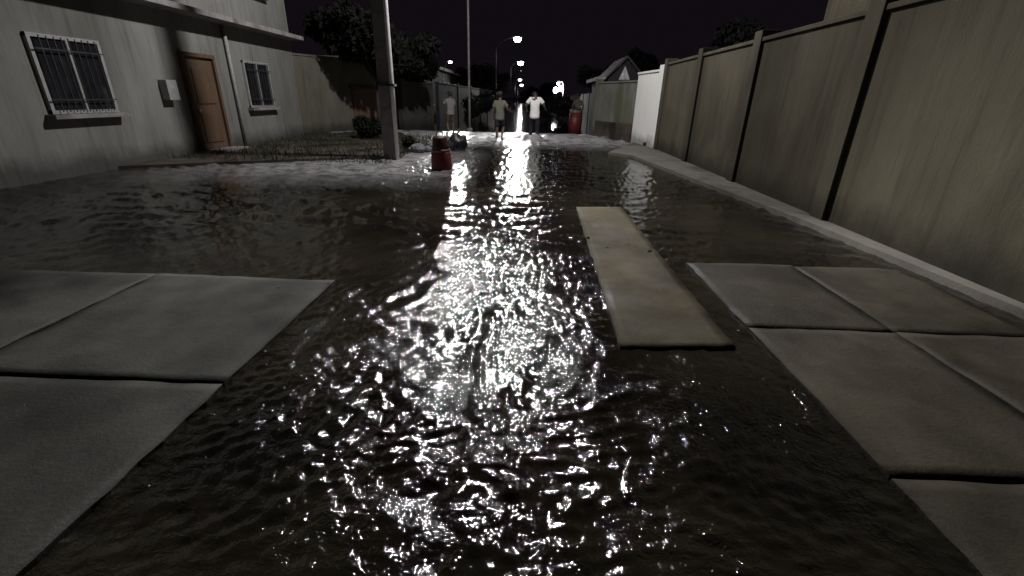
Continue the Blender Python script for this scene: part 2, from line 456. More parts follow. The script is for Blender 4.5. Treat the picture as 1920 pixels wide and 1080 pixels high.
def slab(name, quads, z, mat, amp=.012, jag=.012):
    bm = bmesh.new()
    for k, q in enumerate(quads): uneven_quad(bm, q, z if not isinstance(z, list) else z[k], k + 1, amp, jag)
    bmesh.ops.recalc_face_normals(bm, faces=bm.faces)
    o = obj(name, bm, mat, smooth=False)
    me = o.data; me.polygons.foreach_set('use_smooth', [abs(p.normal.z) > .5 for p in me.polygons])
    return tag(o, kind='structure')
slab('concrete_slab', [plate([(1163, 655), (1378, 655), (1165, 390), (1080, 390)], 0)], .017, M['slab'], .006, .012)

# ------------------------------------------------------------------ verge, pavements
def verge(name, poly_px, z, mat):
    return flat_structure(name, [G(x, y, 0) for x, y in poly_px], z, mat)
verge('verge', [(-900, 330), (200, 318), (560, 303), (668, 299), (752, 297), (786, 270), (740, 244), (400, 244), (-900, 280)], .06, M['mud'])
verge('footway', [(1140, 290), (1185, 296), (1237, 317), (1500, 420), (2300, 760), (2300, 640), (1500, 355), (1232, 283), (1188, 270)], .07, M['footway'])
def paving(name, x0, x1, y0, y1, z, mat, nx, ny, gap=.012):
    quads = []
    for i in range(nx):
        for j in range(ny):
            a, b = x0 + (x1 - x0) * i / nx, x0 + (x1 - x0) * (i + 1) / nx - gap
            c, d = y0 + (y1 - y0) * j / ny, y0 + (y1 - y0) * (j + 1) / ny - gap
            quads.append([(a, c), (b, c), (b, d), (a, d)])
    slab(name, quads, z, mat, .016, .010)
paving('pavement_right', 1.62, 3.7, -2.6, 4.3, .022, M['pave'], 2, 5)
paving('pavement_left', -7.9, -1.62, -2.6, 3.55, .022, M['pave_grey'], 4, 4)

# ------------------------------------------------------------------ street lamps
def point_light(name, loc, watts, radius, col=(1, .97, .98), parent=None):
    l = bpy.data.lights.new(name, 'POINT'); l.energy = watts; l.shadow_soft_size = radius; l.color = col
    o = bpy.data.objects.new(name, l); C.objects.link(o); o.location = loc
    if parent: o.parent = parent
    return o

def lamp_head(parent, p, s, lit, name='lamp_head'):
    """cobra-style head with a bulging lit bowl under it; p local position of the head centre"""
    bm = bmesh.new()
    vs = add_ball(bm, Vector(p) + Vector((0, 0, .05 * s)), (.34 * s, .16 * s, .09 * s))
    h = obj(name, bm, M['lamp_body'], parent, True)
    bm = bmesh.new(); add_ball(bm, Vector(p) - Vector((0, 0, .05 * s)), (.22 * s, .17 * s, .17 * s))
    g = obj('lamp_glass', bm, lit, h, True)
    return h, g

def street_lamp(base, top_z, arm, s, lit, watts, label, rad=.075, kindmat='dark_metal', group='street lamps along the flooded street', radius=.16, throw=(-38, 128)):
    root = empty('street_lamp', base, 0, label, 'street lamp', group)
    bm = bmesh.new(); add_tube(bm, [(0, 0, -.3), (0, 0, top_z * .5), (0, 0, top_z - .6)], [rad * 1.3, rad, rad * .75], 12)
    obj('pole', bm, M[kindmat], root, True)
    sg = 1 if arm >= 0 else -1
    bm = bmesh.new()
    pts = []
    for i in range(9):
        t = i / 8
        pts.append((arm * t ** 1.2, 0, top_z - .6 + .75 * math.sin(t * math.pi / 2)))
    add_tube(bm, pts, rad * .55, 8)
    obj('arm', bm, M[kindmat], root, True)
    hp = Vector((arm + .1 * sg, 0, top_z + .12))
    lamp_head(root, hp, s, lit)
    bm = bmesh.new(); add_lathe(bm, [(rad * 2.1, -.1), (rad * 2.1, .12), (rad * 1.5, .16)], 14)
    obj('base', bm, M['concrete'], root)
    if watts:
        l = bpy.data.lights.new('lamp_light', 'SPOT'); l.energy = watts; l.shadow_soft_size = radius; l.color = (1, .985, .95)
        l.spot_size = R(throw[1]); l.spot_blend = .35
        o = bpy.data.objects.new('lamp_light', l); C.objects.link(o); o.parent = root
        o.location = hp + Vector((0, -.1 * s, -.3 * s)); o.rotation_euler = (R(throw[0]), 0, 0)   # throws its light down the street
    return root

def lamp_at(px, py, dist, armpx, **kw):
    """lamp whose lit bowl is seen at a pixel; the pole stands armpx to its side"""
    p = D(px, py, dist)
    b = D(px + armpx, py, dist)
    arm = p.x - b.x
    return street_lamp(Vector((b.x, dist, 0)), p.z - .07, arm - (.1 if arm > 0 else -.1), **kw)

lamp_at(970, 72, 45, -40, s=1.6, lit=M['lit'], watts=2600, throw=(-52, 84), label='nearest curved-arm street lamp over the middle of the street, the highest light')
lamp_at(976, 117, 74, -18, s=2.1, lit=M['lit'], watts=5000, throw=(-56, 76), label='second lit street lamp up the road, just below the highest one')
lamp_at(977, 133, 100, -12, s=.5, lit=M['lit_dim'], watts=0, label='small faint lamp between the bright lamps up the road')
lamp_at(975, 149, 128, -9, s=2.1, lit=M['lit_far'], watts=3000, label='upper of the two far lamps close together above the street end')
lamp_at(978, 159, 160, -7, s=2.5, lit=M['lit_far'], watts=3000, label='lowest and farthest lamp above the street end')
lamp_at(844, 117, 31, -14, s=.5, lit=M['lit'], watts=2600, throw=(-64, 60), rad=.045, label='lone lamp standing left of the street, apart from the others')

# pair of floodlights on a crooked post, right of the street
def flood_pair():
    d = 62
    p1, p2, p3 = D(1042, 169, d), D(1052, 166, d), D(1047, 156, d)
    base = Vector((p1.x + .9, d, 0))
    root = empty('flood_lamp', base, 0, 'pair of bright floodlights on a crooked post right of the street', 'flood lamp')
    l1, l2, l3 = p1 - base, p2 - base, p3 - base
    bm = bmesh.new(); add_tube(bm, [(0, 0, -.3), (0.05, 0, l3.z - .3), (-.1, 0, l3.z + .15), (l3.x, 0, l3.z + .25)], .05, 8)
    obj('pole', bm, M['galv'], root, True)
    for q, s, mt in ((l1, .42, M['lit']), (l2, .42, M['lit']), (l3, .3, M['lit_dim'])):
        bm = bmesh.new(); add_ball(bm, q, (s * .75, s * .6, s * .85))
        obj('lamp_glass', bm, mt, root, True)
    bm = bmesh.new(); add_box(bm, (l1 + l2) / 2 + Vector((0, .25, 0)), (1.1, .12, .2)); obj('bracket', bm, M['dark_metal'], root)
    point_light('lamp_light', l1 + Vector((0, -.6, 0)), 500, .3, parent=root)
flood_pair()

# ------------------------------------------------------------------ near utility pole with lamp over the street
PB = G(733, 298)
def utility_pole():
    root = empty('utility_pole', (PB.x, PB.y, 0), R(4), 'thick grey concrete pole with a pale added pipe standing in for its lit right edge', 'utility pole')
    H = 8.6
    bm = bmesh.new()
    vs = []
    for z, w, d in ((-.4, .29, .26), (H, .25, .20)):
        vs.append([bm.verts.new((sx * w / 2, sy * d / 2, z)) for sx, sy in ((-1, -1), (1, -1), (1, 1), (-1, 1))])
    for k in range(4): bm.faces.new((vs[0][k], vs[0][(k + 1) % 4], vs[1][(k + 1) % 4], vs[1][k]))
    bm.faces.new(vs[0][::-1]); bm.faces.new(vs[1])
    obj('shaft', bm, M['pole_concrete'], root, bevel=.015)
    bm = bmesh.new(); add_tube(bm, [(.20, -.12, -.05), (.195, -.12, 2), (.185, -.11, 4.5), (.175, -.10, 7.4)], .05, 12)
    obj('lit_edge_pipe', bm, M['galv'], root, True)  # pale pipe added to carry the lit right edge of the pole
    for z in (1.72, 3.6, 5.4):
        bm = bmesh.new(); add_box(bm, (.048, -.03, z), (.42, .31, .05))
        obj('strap', bm, M['dark_metal'], root)
    bm = bmesh.new(); add_tube(bm, [(0, -.11, 7.3), (.5, -.11, 7.75), (1.3, -.11, 7.95), (2.35, -.11, 7.95)], .035, 10)
    obj('arm', bm, M['galv'], root, True)
    lamp_head(root, (2.6, -.11, 7.9), 1.0, M['lit'])
    point_light('lamp_light', Vector((2.6, -.11, 7.55)), 2400, .16, parent=root)
    l = bpy.data.lights.new('lamp_light', 'SPOT'); l.energy = 7000; l.shadow_soft_size = .16; l.color = (1, .985, .95)
    l.spot_size = R(54); l.spot_blend = .6            # extra spot added at the lamp to strengthen glints on the near water
    o = bpy.data.objects.new('lamp_light', l); C.objects.link(o); o.parent = root
    o.location = (2.6, -.2, 7.5); o.rotation_euler = (R(-47), 0, R(4))
    return root
utility_pole()

# slim tall pole
sp = D(880, 0, 17.5)
b0 = D(881, 245, 23)
root = empty('slim_pole', (b0.x, 23, 0), 0, 'slim tall bare pole between the thick pole and the curved lamp', 'pole')
bm = bmesh.new(); add_tube(bm, [(0, 0, -.3), (0, 0, 3), (0, 0, 9.5)], [.06, .05, .045], 10); obj('shaft', bm, M['concrete'], root, True)
bm = bmesh.new(); add_lathe(bm, [(.14, -.1), (.14, .08), (.1, .11)], 12); obj('base', bm, M['concrete'], root)

# ------------------------------------------------------------------ walls and houses
def wall_run(name, a, b, h, t, mat, label, pil=None, pil_w=.3, cat='wall', skirt=None):
    """free-standing wall from a to b with coping and pilasters"""
    a = Vector((a[0], a[1], 0)); b = Vector((b[0], b[1], 0))
    L = (b - a).length; ang = math.atan2(b.y - a.y, b.x - a.x)
    root = empty(name, a, ang, label, cat)
    bm = bmesh.new(); add_box(bm, (L / 2, 0, h / 2 - .2), (L, t, h + .4))
    obj('wall_panel', bm, mat, root, bevel=.01)
    bm = bmesh.new(); add_box(bm, (L / 2, 0, h + .035), (L - .004, t + .08, .065)); obj('coping', bm, mat, root, bevel=.01)
    for x in (pil or []):
        bm = bmesh.new(); add_box(bm, (x, 0, h / 2), (pil_w, t + .12, h + .36)); obj('pilaster', bm, mat, root, bevel=.012)
    return root, L, ang

def window(parent, c, w, h, axis, out, mat_f=None, sill=True):
    """recess-less window standing a little proud; axis 'x' runs along local x, out = +-1 facing local y"""
    f = M['frame']
    bm = bmesh.new()
    for dx in (-w / 2, 0, w / 2): add_box(bm, (c[0] + dx, c[1] + out * .03, c[2]), (.06, .07, h + .06))
    for dz in (-h / 2, h / 2): add_box(bm, (c[0], c[1] + out * .032, c[2] + dz), (w + .06, .064, .06))
    fr = obj('window', bm, f, parent)
    bm = bmesh.new(); add_box(bm, (c[0], c[1] + out * .012, c[2]), (w, .03, h)); obj('pane', bm, M['glass_dark'], fr)
    if sill:
        bm = bmesh.new(); add_box(bm, (c[0], c[1] + out * .09, c[2] - h / 2 - .07), (w + .24, .2, .07)); obj('sill', bm, M['concrete'], fr)
    bm = bmesh.new()
    for i in range(1, int(w / .13)): add_box(bm, (c[0] - w / 2 + i * .13, c[1] + out * .11, c[2]), (.014, .014, h))
    for dz in (-h * .33, h * .33): add_box(bm, (c[0], c[1] + out * .112, c[2] + dz), (w, .012, .02))
    obj('bars', bm, M['dark_metal'], fr)

# white wall on the right, its end edge at x 1200; runs towards the camera
wa = G(1186, 269); wdir = (G(1233, 283) - wa).normalized()
wb = wa + wdir * 2.55
r, L, ang = wall_run('white_wall', wa, wb, 2.36, .16, M['white_wall'], 'white painted wall section on the right behind the pavement, with a thin seam', pil=[2.34], pil_w=.4, cat='wall')
bm = bmesh.new(); add_box(bm, (1.93, .085, 1.25), (.012, .01, 2.05)); obj('seam', bm, M['dark_metal'], r)
bm = bmesh.new(); add_tube(bm, [(1.62, .02, .13), (1.62, .16, .12)], .055, 14); obj('drain_pipe', bm, M['rubber'], r)
bm = bmesh.new(); add_tube(bm, [(1.62, -.16, .13), (1.62, -.02, .13)], .055, 14); obj('drain_pipe', bm, M['rubber'], r)
# rest of the same property towards the camera
wc = Vector((4.05, -2.0, 0))
r, L, ang = wall_run('boundary_wall', wb + wdir * .01, wc, 2.5, .2, M['cream_plaster'], 'long taller tan boundary wall with pilasters running towards the camera', pil=[.16, 3.2, 6.2, 9.2], cat='wall')
# mossy wall
ga, gb = G(1114, 256), G(1192, 269)
r, L, ang = wall_run('mossy_wall', ga, gb, 2.12, .18, M['green_wall'], 'mossy grey-green wall joining the left end of the white wall', pil=[.08], pil_w=.17)
bm = bmesh.new(); add_box(bm, (L / 2, -.095, .3), (L - .3, .03, .75)); obj('damp_skirting', bm, M['mud'], r)

# left: tan wall with a brown door, then a dimmer wall further up
ta = G(440, 262); tb = G(745, 243)
r, L, ang = wall_run('tan_wall', ta, tb, 2.75, .2, M['tan_wall'], 'tan wall with a brown shutter left of the thick pole, behind the tree trunk', pil=None)
dx = (G(686, 247) - Vector((ta.x, ta.y, 0))).length
bm = bmesh.new(); add_box(bm, (dx, -.12, 1.15), (1.15, .06, 1.15)); dr = obj('shutter', bm, M['brown_door'], r, bevel=.01)
bm = bmesh.new()
add_box(bm, (dx, -.13, 1.78), (1.35, .1, .1)); add_box(bm, (dx, -.13, .53), (1.35, .1, .07))
obj('shutter_frame', bm, M['dark_metal'], r)
da, db = G(748, 246), G(812, 241)
wall_run('grey_wall', da + Vector((0.1, .3, 0)), db, 2.0, .18, M['dim_wall'], 'low dim grey wall just right of the thick pole', pil=[.1])
ea, eb = G(822, 238), Vector((-4.2, 60, 0))
wall_run('far_left_wall', ea, eb, 2.1, .18, M['dark_wall'], 'long dark wall running away up the left side of the street', pil=[6, 12, 18, 24])
fa, fb = Vector((5.3, 32, 0)), Vector((7.5, 90, 0))
wall_run('far_right_wall', fa, fb, 2.0, .18, M['dark_wall'], 'long dark wall running away up the right side of the street', pil=[8, 16, 24, 32])

def house(name, x0, x1, y0, y1, h, mat, label, faces, roof='flat', over=.25):
    """box house; faces: list of (side, [(pos, z, w, h)...]) where side in '+x','-x','-y'"""
    cx, cy = (x0 + x1) / 2, (y0 + y1) / 2
    root = empty(name, (cx, cy, 0), 0, label, 'house')
    bm = bmesh.new(); add_box(bm, (0, 0, h / 2 - .2), (x1 - x0, y1 - y0, h + .4)); obj('wall', bm, mat, root, bevel=.02)
    if roof == 'flat':
        bm = bmesh.new(); add_box(bm, (0, 0, h + .1), (x1 - x0 + over * 2, y1 - y0 + over * 2, .2)); obj('roof', bm, M['concrete'], root, bevel=.02)
    else:
        bm = bmesh.new()
        w2, d2 = (x1 - x0) / 2 + over, (y1 - y0) / 2 + over
        P = [(-w2, -d2, h), (w2, -d2, h), (0, -d2, h + roof), (-w2, d2, h), (w2, d2, h), (0, d2, h + roof)]
        v = [bm.verts.new(p) for p in P]; v2 = [bm.verts.new((p[0], p[1], p[2] + .09)) for p in P]
        for a_, b_, c_, d_ in ((0, 2, 5, 3), (2, 1, 4, 5)):
            bm.faces.new((v[a_], v[b_], v[c_], v[d_])); bm.faces.new((v2[d_], v2[c_], v2[b_], v2[a_]))
        for a_, b_ in ((0, 2), (2, 1), (4, 5), (5, 3), (3, 0), (1, 4)): bm.faces.new((v[a_], v2[a_], v2[b_], v[b_]))
        bmesh.ops.recalc_face_normals(bm, faces=bm.faces)
        obj('roof', bm, M['roof'], root)
        bm = bmesh.new()
        g = [bm.verts.new(p) for p in ((-w2 + over, -d2 + over + .003, h), (w2 - over, -d2 + over + .003, h), (0, -d2 + over + .003, h + roof * .93))]
        g2 = [bm.verts.new((p.co.x, p.co.y + .15, p.co.z)) for p in g]
        bm.faces.new(g); bm.faces.new(g2[::-1])
        for i in range(3): bm.faces.new((g[i], g2[i], g2[(i + 1) % 3], g[(i + 1) % 3]))
        bmesh.ops.recalc_face_normals(bm, faces=bm.faces)
        obj('gable', bm, mat, root)
    for side, wins in faces:
        hold = bpy.data.objects.new('facade', None)
        for pos, z, w, hh in wins:
            before = set(C.objects)
            if side == '-y': window(root, (pos, -(y1 - y0) / 2, z), w, hh, 'x', -1)
            else:
                sx = 1 if side == '+x' else -1
                window(root, (0, 0, z), w, hh, 'x', -1)
                new = [o for o in C.objects if o not in before and o.name.startswith('window')]
                for o in new:
                    o.rotation_euler = (0, 0, R(90) if sx > 0 else R(-90))
                    o.location = (sx * (x1 - x0) / 2, pos, 0)
        bpy.data.objects.remove(hold)
    return root

hl = house('plastered_house', -15.5, -8.3, 3.0, 17.2, 6.6, M['grey_plaster'], 'two-storey grey plastered house left of the street',
      [('+x', [(-4.6, 1.7, 1.3, 1.2), (-1.4, 1.7, 1.3, 1.2), (4.6, 1.7, 1.3, 1.2), (-4.6, 4.8, 1.3, 1.2), (-1.2, 4.8, 1.3, 1.2), (2.2, 4.8, 1.3, 1.2), (5.2, 4.8, 1.0, 1.2)])])
bm = bmesh.new(); add_box(bm, (3.63, 2.0, 1.1), (.06, 1.0, 2.2)); dr = obj('door', bm, M['brown_door'], hl, bevel=.01)
bm = bmesh.new(); add_ball(bm, (3.70, 1.62, 1.05), (.035, .035, .035)); obj('handle', bm, M['galv'], dr, True)
bm = bmesh.new()
for yy in (1.45, 2.55): add_box(bm, (3.66, yy, 1.13), (.12, .09, 2.26))
add_box(bm, (3.662, 2.0, 2.30), (.124, 1.19, .09))
for zz, hh in ((.62, .7), (1.6, .8)): add_box(bm, (3.672, 2.0, zz), (.03, .68, hh))
obj('door_frame', bm, M['brown_door'], hl, bevel=.008)
bm = bmesh.new(); add_box(bm, (3.85, 2.0, .02), (.5, 1.4, .16)); obj('step', bm, M['concrete'], hl, bevel=.012)
bm = bmesh.new(); add_tube(bm, [(3.67, 3.3, -.1), (3.67, 3.3, 3.1)], .045, 10); obj('drainpipe', bm, M['frame'], hl, True)
bm = bmesh.new(); add_box(bm, (3.70, .75, 1.5), (.18, .32, .42)); mb = obj('meter_box', bm, M['frame'], hl, bevel=.01)
bm = bmesh.new(); add_box(bm, (3.85, 0, 3.2), (.6, 13.9, .12)); obj('ledge', bm, M['concrete'], hl, bevel=.01)
house('cream_house', 6.6, 13.5, 1.0, 12.0, 6.4, M['cream_plaster'], 'two-storey cream house behind the tan boundary wall',
      [('-x', [(-3.2, 4.7, 1.3, 1.2), (0, 4.7, 1.3, 1.2), (3.2, 4.7, 1.3, 1.2)])])
# low dark house up the street on the right, gabled shed behind the mossy wall
house('low_house', 3.95, 7.2, 25.5, 31.5, 2.45, M['dark_wall'], 'low dark house with an overhanging eave just beyond the mossy wall',
      [('-y', [(-.6, 1.4, .9, .9)]), ('-x', [(-1.2, 1.4, .9, .9)])], over=.35)
sg = D(1172, 150, 22)
house('gabled_shed', sg.x - .75, sg.x + .75, 22, 25, 2.35, M['dark_wall'], 'small gabled shed peeking over the mossy wall', [], roof=.85, over=.12)
p = D(1171, 137, 21.4)
root = empty('hanging_sheet', (p.x, p.y, p.z - .28), 0, 'small pale triangular sheet hung below the shed gable', 'sheet')
bm = bmesh.new()
n = 8
rows = []
for i in range(n + 1):
    t = i / n; w = .26 * t
    rows.append([bm.verts.new(((k / 6 - .5) * w * 2 + .03 * t, .04 * math.sin(k * 2.1) * t, .55 * (1 - t))) for k in range(7)])
for a_, b_ in zip(rows, rows[1:]):
    for k in range(6): bm.faces.new((a_[k], a_[k + 1], b_[k + 1], b_[k]))
sh = obj('sheet', bm, M['tarp'], root, True); md = sh.modifiers.new('thick', 'SOLIDIFY'); md.thickness = .012
bm = bmesh.new(); add_tube(bm, [(-.02, .06, -2.9 + 0), (-.02, .06, .6)], .03, 8); obj('pole', bm, M['bark'], root)
for i, (xa, ya, xb, yb, hh, lab, mt) in enumerate([
    (-16, 27, -6.5, 40, 3.2, 'dark flat-roofed house up the left side of the street', 'dark_wall'),
    (-17, 44, -7.5, 58, 3.4, 'farther dark flat-roofed house up the left side of the street', 'dark_wall'),
    (9, 36, 18, 50, 3.3, 'dark flat-roofed house up the right side of the street', 'dark_wall')]):
    house('street_house', xa, xb, ya, yb, hh, M[mt], lab, [('+x' if i < 2 else '-x', [(-2, 1.6, 1.2, 1.1), (2, 1.6, 1.2, 1.1)]), ('-y', [(2, 1.6, 1.2, 1.1)])])

# ------------------------------------------------------------------ trees and shrubs
def leaf_cloud(clumps, n, size, seed):
    q = np.random.default_rng(seed)
    w = np.array([c[3] ** 2 for c in clumps]); w = w / w.sum()
    pick = q.choice(len(clumps), n, p=w)
    cc = np.array(clumps)[pick]
    d = q.normal(size=(n, 3)); d /= np.linalg.norm(d, axis=1)[:, None]
    r = cc[:, 3] * q.uniform(.35, 1.08, n) ** .6
    ctr = cc[:, :3] + d * r[:, None] * np.array([1, 1, .8])
    a = q.normal(size=(n, 3)); a /= np.linalg.norm(a, axis=1)[:, None]
    b = np.cross(a, q.normal(size=(n, 3))); b /= np.linalg.norm(b, axis=1)[:, None]
    s = size * q.uniform(.6, 1.4, n)[:, None]
    v = np.stack([ctr - a * s, ctr + b * s * .45, ctr + a * s, ctr - b * s * .45], 1).reshape(-1, 3)
    f = np.arange(n * 4)
    me = bpy.data.meshes.new('crown')
    me.vertices.add(n * 4); me.vertices.foreach_set('co', v.ravel())
    me.loops.add(n * 4); me.loops.foreach_set('vertex_index', f)
    me.polygons.add(n); me.polygons.foreach_set('loop_start', np.arange(n) * 4)
    me.update(calc_edges=True)
    return me

def tree(base, h, rad, seed, label, mat='leaf', trunk_r=.14, n=9000, lean=0, group='trees behind the walls', leaf=.13, squash=.75):
    q = random.Random(seed)
    root = empty('tree', base, 0, label, 'tree', group)
    bm = bmesh.new()
    ch = h - rad * squash
    fork = Vector((lean, 0, h * .42))
    add_tube(bm, [(0, 0, -.3), (lean * .3, .02, h * .2), fork], [trunk_r * 1.3, trunk_r, trunk_r * .8], 9)
    clumps = []
    nl = 9
    for i in range(nl):
        a = i * 2.4 + q.uniform(-.3, .3); rr = rad * q.uniform(.35, .85)
        e = Vector((lean + math.cos(a) * rr, math.sin(a) * rr, ch + q.uniform(-.5, .55) * rad * squash))
        mid = fork.lerp(e, .5) + Vector((q.uniform(-.15, .15), q.uniform(-.15, .15), .12 * rad))
        add_tube(bm, [fork, mid, e], [trunk_r * .55, trunk_r * .35, trunk_r * .12], 6)
        clumps.append((e.x, e.y, e.z, rad * q.uniform(.26, .46)))
        for _ in range(2):
            f = e + Vector((q.uniform(-1, 1), q.uniform(-1, 1), q.uniform(-.6, .8))) * rad * .35
            clumps.append((f.x, f.y, f.z, rad * q.uniform(.14, .3)))
            add_tube(bm, [e, f], [trunk_r * .15, trunk_r * .05], 5)
    obj('trunk', bm, M['bark'], root, True)
    me = leaf_cloud(clumps, n, leaf, seed)
    link_mesh('crown', me, M[mat], root)
    return root

tb0 = G(713, 250)
tree((tb0.x, tb0.y, 0), 4.7, 2.2, 3, 'leafy dark tree with a thin trunk left of the thick pole, over the tan wall', trunk_r=.11, n=15000, lean=.1)
tree((-6.7, 25.5, 0), 3.7, 1.7, 5, 'round dark tree above the low grey wall, left of the person in the grey shirt', n=9000)
tree((-9.8, 34, 0), 4.6, 2.2, 8, 'dark tree behind the long wall left of the slim pole', 'leaf_dark')
tree((-5.8, 52, 0), 5.5, 3.0, 9, 'far dark tree left of the street, behind the curved lamp post', 'leaf_dark')
tree((8.9, 19, 0), 4.6, 2.2, 12, 'dark tree over the mossy wall at the right, beside the shed', n=9000)
tree((7.8, 40, 0), 4.9, 2.9, 14, 'dark tree beyond the low house on the right', 'leaf_dark')
tree((9.5, 70, 0), 6.0, 3.8, 15, 'farthest dark tree on the right side of the street', 'leaf_dark')
tree((-9, 95, 0), 7.0, 4.8, 16, 'farthest dark tree on the left side of the street', 'leaf_dark')
tree((3.5, 230, 0), 9.0, 7.5, 17, 'large dark tree closing the far end of the street', 'leaf_dark', trunk_r=.3, leaf=.3)

def shrub(base, r_, h, seed, label, mat='leaf_dark', n=2600):
    q = random.Random(seed)
    root = empty('shrub', base, 0, label, 'shrub', 'dark shrubs by the street')
    bm = bmesh.new(); clumps = []
    for i in range(7):
        a = i * 2.4; e = Vector((math.cos(a) * r_ * q.uniform(.2, .7), math.sin(a) * r_ * q.uniform(.2, .7), h * q.uniform(.35, .8)))
        add_tube(bm, [(0, 0, -.2), e * .5 + Vector((0, 0, .05)), e], [.03, .02, .008], 5)
        clumps.append((e.x, e.y, e.z, r_ * q.uniform(.3, .5)))
    obj('stem', bm, M['bark'], root, True)
    link_mesh('foliage', leaf_cloud(clumps, n, .07, seed), M[mat], root)
shrub((G(690, 262).x, G(690, 262).y, 0), .75, .75, 31, 'low dark shrub on the verge left of the thick pole')
shrub((G(768, 283).x, G(768, 283).y, 0), .28, .42, 32, 'little tuft of weeds at the foot of the thick pole, right side', 'grass', 1500)
s_ = G(1050, 228); shrub((s_.x, s_.y, 0), 1.3, 1.5, 33, 'dark green shrub between the white shirt and the right drum', n=4000)
s_ = G(893, 236); shrub((s_.x, s_.y, 0), 1.0, 1.5, 34, 'dark bush between the two left waders', n=4000)
s_ = G(1022, 214); shrub((s_.x + 1.0, s_.y, 0), 1.6, 1.9, 35, 'bush farther up the right side of the street', n=4000)
s_ = G(918, 222); shrub((s_.x - .8, s_.y, 0), 1.5, 1.7, 36, 'bush up the left side near the curved lamp post', n=4000)

# grass on the verge
def grass():
    q = np.random.default_rng(3)
    P = []
    x0, x1 = -13, -3.2
    n = 9000
    xs = q.uniform(x0, x1, n); ys = q.uniform(10.3, 18.5, n)
    w = q.uniform(.006, .014, n); h = q.uniform(.05, .16, n); a = q.uniform(0, 6.28, n)
    me = bpy.data.meshes.new('grass')
    b = np.stack([xs, ys, np.full(n, .05)], 1)
    dv = np.stack([np.cos(a) * w, np.sin(a) * w, np.zeros(n)], 1)
    tip = b + np.stack([q.normal(0, .04, n), q.normal(0, .04, n), h], 1)
    v = np.stack([b - dv, b + dv, tip], 1).reshape(-1, 3)
    me.vertices.add(n * 3); me.vertices.foreach_set('co', v.ravel())
    me.loops.add(n * 3); me.loops.foreach_set('vertex_index', np.arange(n * 3))
    me.polygons.add(n); me.polygons.foreach_set('loop_start', np.arange(n) * 3)
    me.update(calc_edges=True)
    tag(link_mesh('grass', me, M['grass']), 'short straggly grass on the muddy verge by the thick pole', 'grass', kind='stuff')
grass()

# ------------------------------------------------------------------ drums
def drum(loc, rz, label, s=1.0, tilt=0, low='red', top='dark_red'):
    root = empty('traffic_drum', loc, rz, label, 'traffic drum', 'red traffic drums standing in the water')
    root.rotation_euler = (0, tilt, rz)
    root.scale = (s, s, s)
    bm = bmesh.new(); add_lathe(bm, [(.36, -.22), (.36, -.14), (.28, -.12)], 8); obj('base', bm, M['rubber'], root)
    bm = bmesh.new(); add_lathe(bm, [(.285, -.12), (.28, .06), (.262, .44), (.255, .455)], 32); obj('lower_body', bm, M[low], root, True)
    bm = bmesh.new(); add_lathe(bm, [(.245, .455), (.252, .46), (.252, .52), (.245, .525)], 32); obj('reflective_band', bm, M['band'], root, True)
    bm = bmesh.new(); add_lathe(bm, [(.235, .525), (.225, .60), (.21, .66), (.20, .80), (.17, .85), (.05, .87)], 32); obj('upper_body', bm, M[top], root, True)
    bm = bmesh.new()
    add_tube(bm, [(-.09, 0, .85), (-.09, 0, .93), (-.04, 0, .965), (.04, 0, .965), (.09, 0, .93), (.09, 0, .85)], .018, 8)
    obj('handle', bm, M['rubber'], root, True)
    return root
p = G(829, 317); drum((p.x, p.y, 0), R(20), 'red traffic drum standing in the water near the thick pole', s=.82, tilt=R(-2))
def drum2(loc, label):
    root = empty('traffic_drum', loc, R(50), label, 'traffic drum', 'red traffic drums standing in the water')
    bm = bmesh.new(); add_lathe(bm, [(.38, -.22), (.38, -.14), (.3, -.12)], 8); obj('base', bm, M['rubber'], root)
    bm = bmesh.new(); add_lathe(bm, [(.33, -.12), (.32, .4), (.30, .86)], 32); obj('body', bm, M['red'], root, True)
    bm = bmesh.new(); add_lathe(bm, [(.30, .865), (.305, .87), (.30, 1.0), (.29, 1.005)], 32); obj('reflective_band', bm, M['band'], root, True)
    bm = bmesh.new(); add_lathe(bm, [(.28, 1.005), (.25, 1.05), (.05, 1.06)], 32); obj('lid', bm, M['dark_red'], root, True)
    bm = bmesh.new(); add_tube(bm, [(-.09, 0, 1.05), (-.09, 0, 1.11), (.09, 0, 1.11), (.09, 0, 1.05)], .018, 8); obj('handle', bm, M['rubber'], root, True)
p = G(1077, 246); drum2((p.x, p.y, 0), 'dark red traffic drum with a pale band round its top, before a standing person')

# black bag and rubble
p = G(858, 281)
bm = bmesh.new(); add_ball(bm, (0, 0, .16), (.32, .26, .3), sub=4)
for v in bm.verts:
    k = noise.noise(v.co * 5) * .09 + noise.noise(v.co * 13) * .035
    v.co += v.co.normalized() * k
    v.co.z = max(v.co.z, -.1)
add_tube(bm, [(0, 0, .4), (.02, 0, .5), (.07, .02, .58)], [.05, .02, .06], 9)
o = obj('rubbish_bag', bm, M['bag'], None, True); o.location = (p.x, p.y, 0)
tag(o, 'dark bulging rubbish bag in the water behind the left red drum', 'bag')
p = G(785, 286)
for i, (dx, dy, s, lab) in enumerate([(0, 0, .17, 'biggest grey broken lump on the waterline right of the thick pole'), (.22, .25, .11, 'mid-sized grey lump behind the biggest one by the thick pole'), (-.22, .12, .09, 'smallest grey lump between the thick pole and the biggest lump')]):
    bm = bmesh.new(); add_ball(bm, (0, 0, 0), (s * 1.3, s, s * .9), sub=2)
    for v in bm.verts: v.co *= 1 + .35 * noise.noise(v.co * 9 + Vector((i * 7, 0, 0)))
    o = obj('rubble_lump', bm, M['rubble']); o.location = (p.x + dx, p.y + dy, .05 + s * .3)
    tag(o, lab, 'rubble', 'grey lumps beside the thick pole')

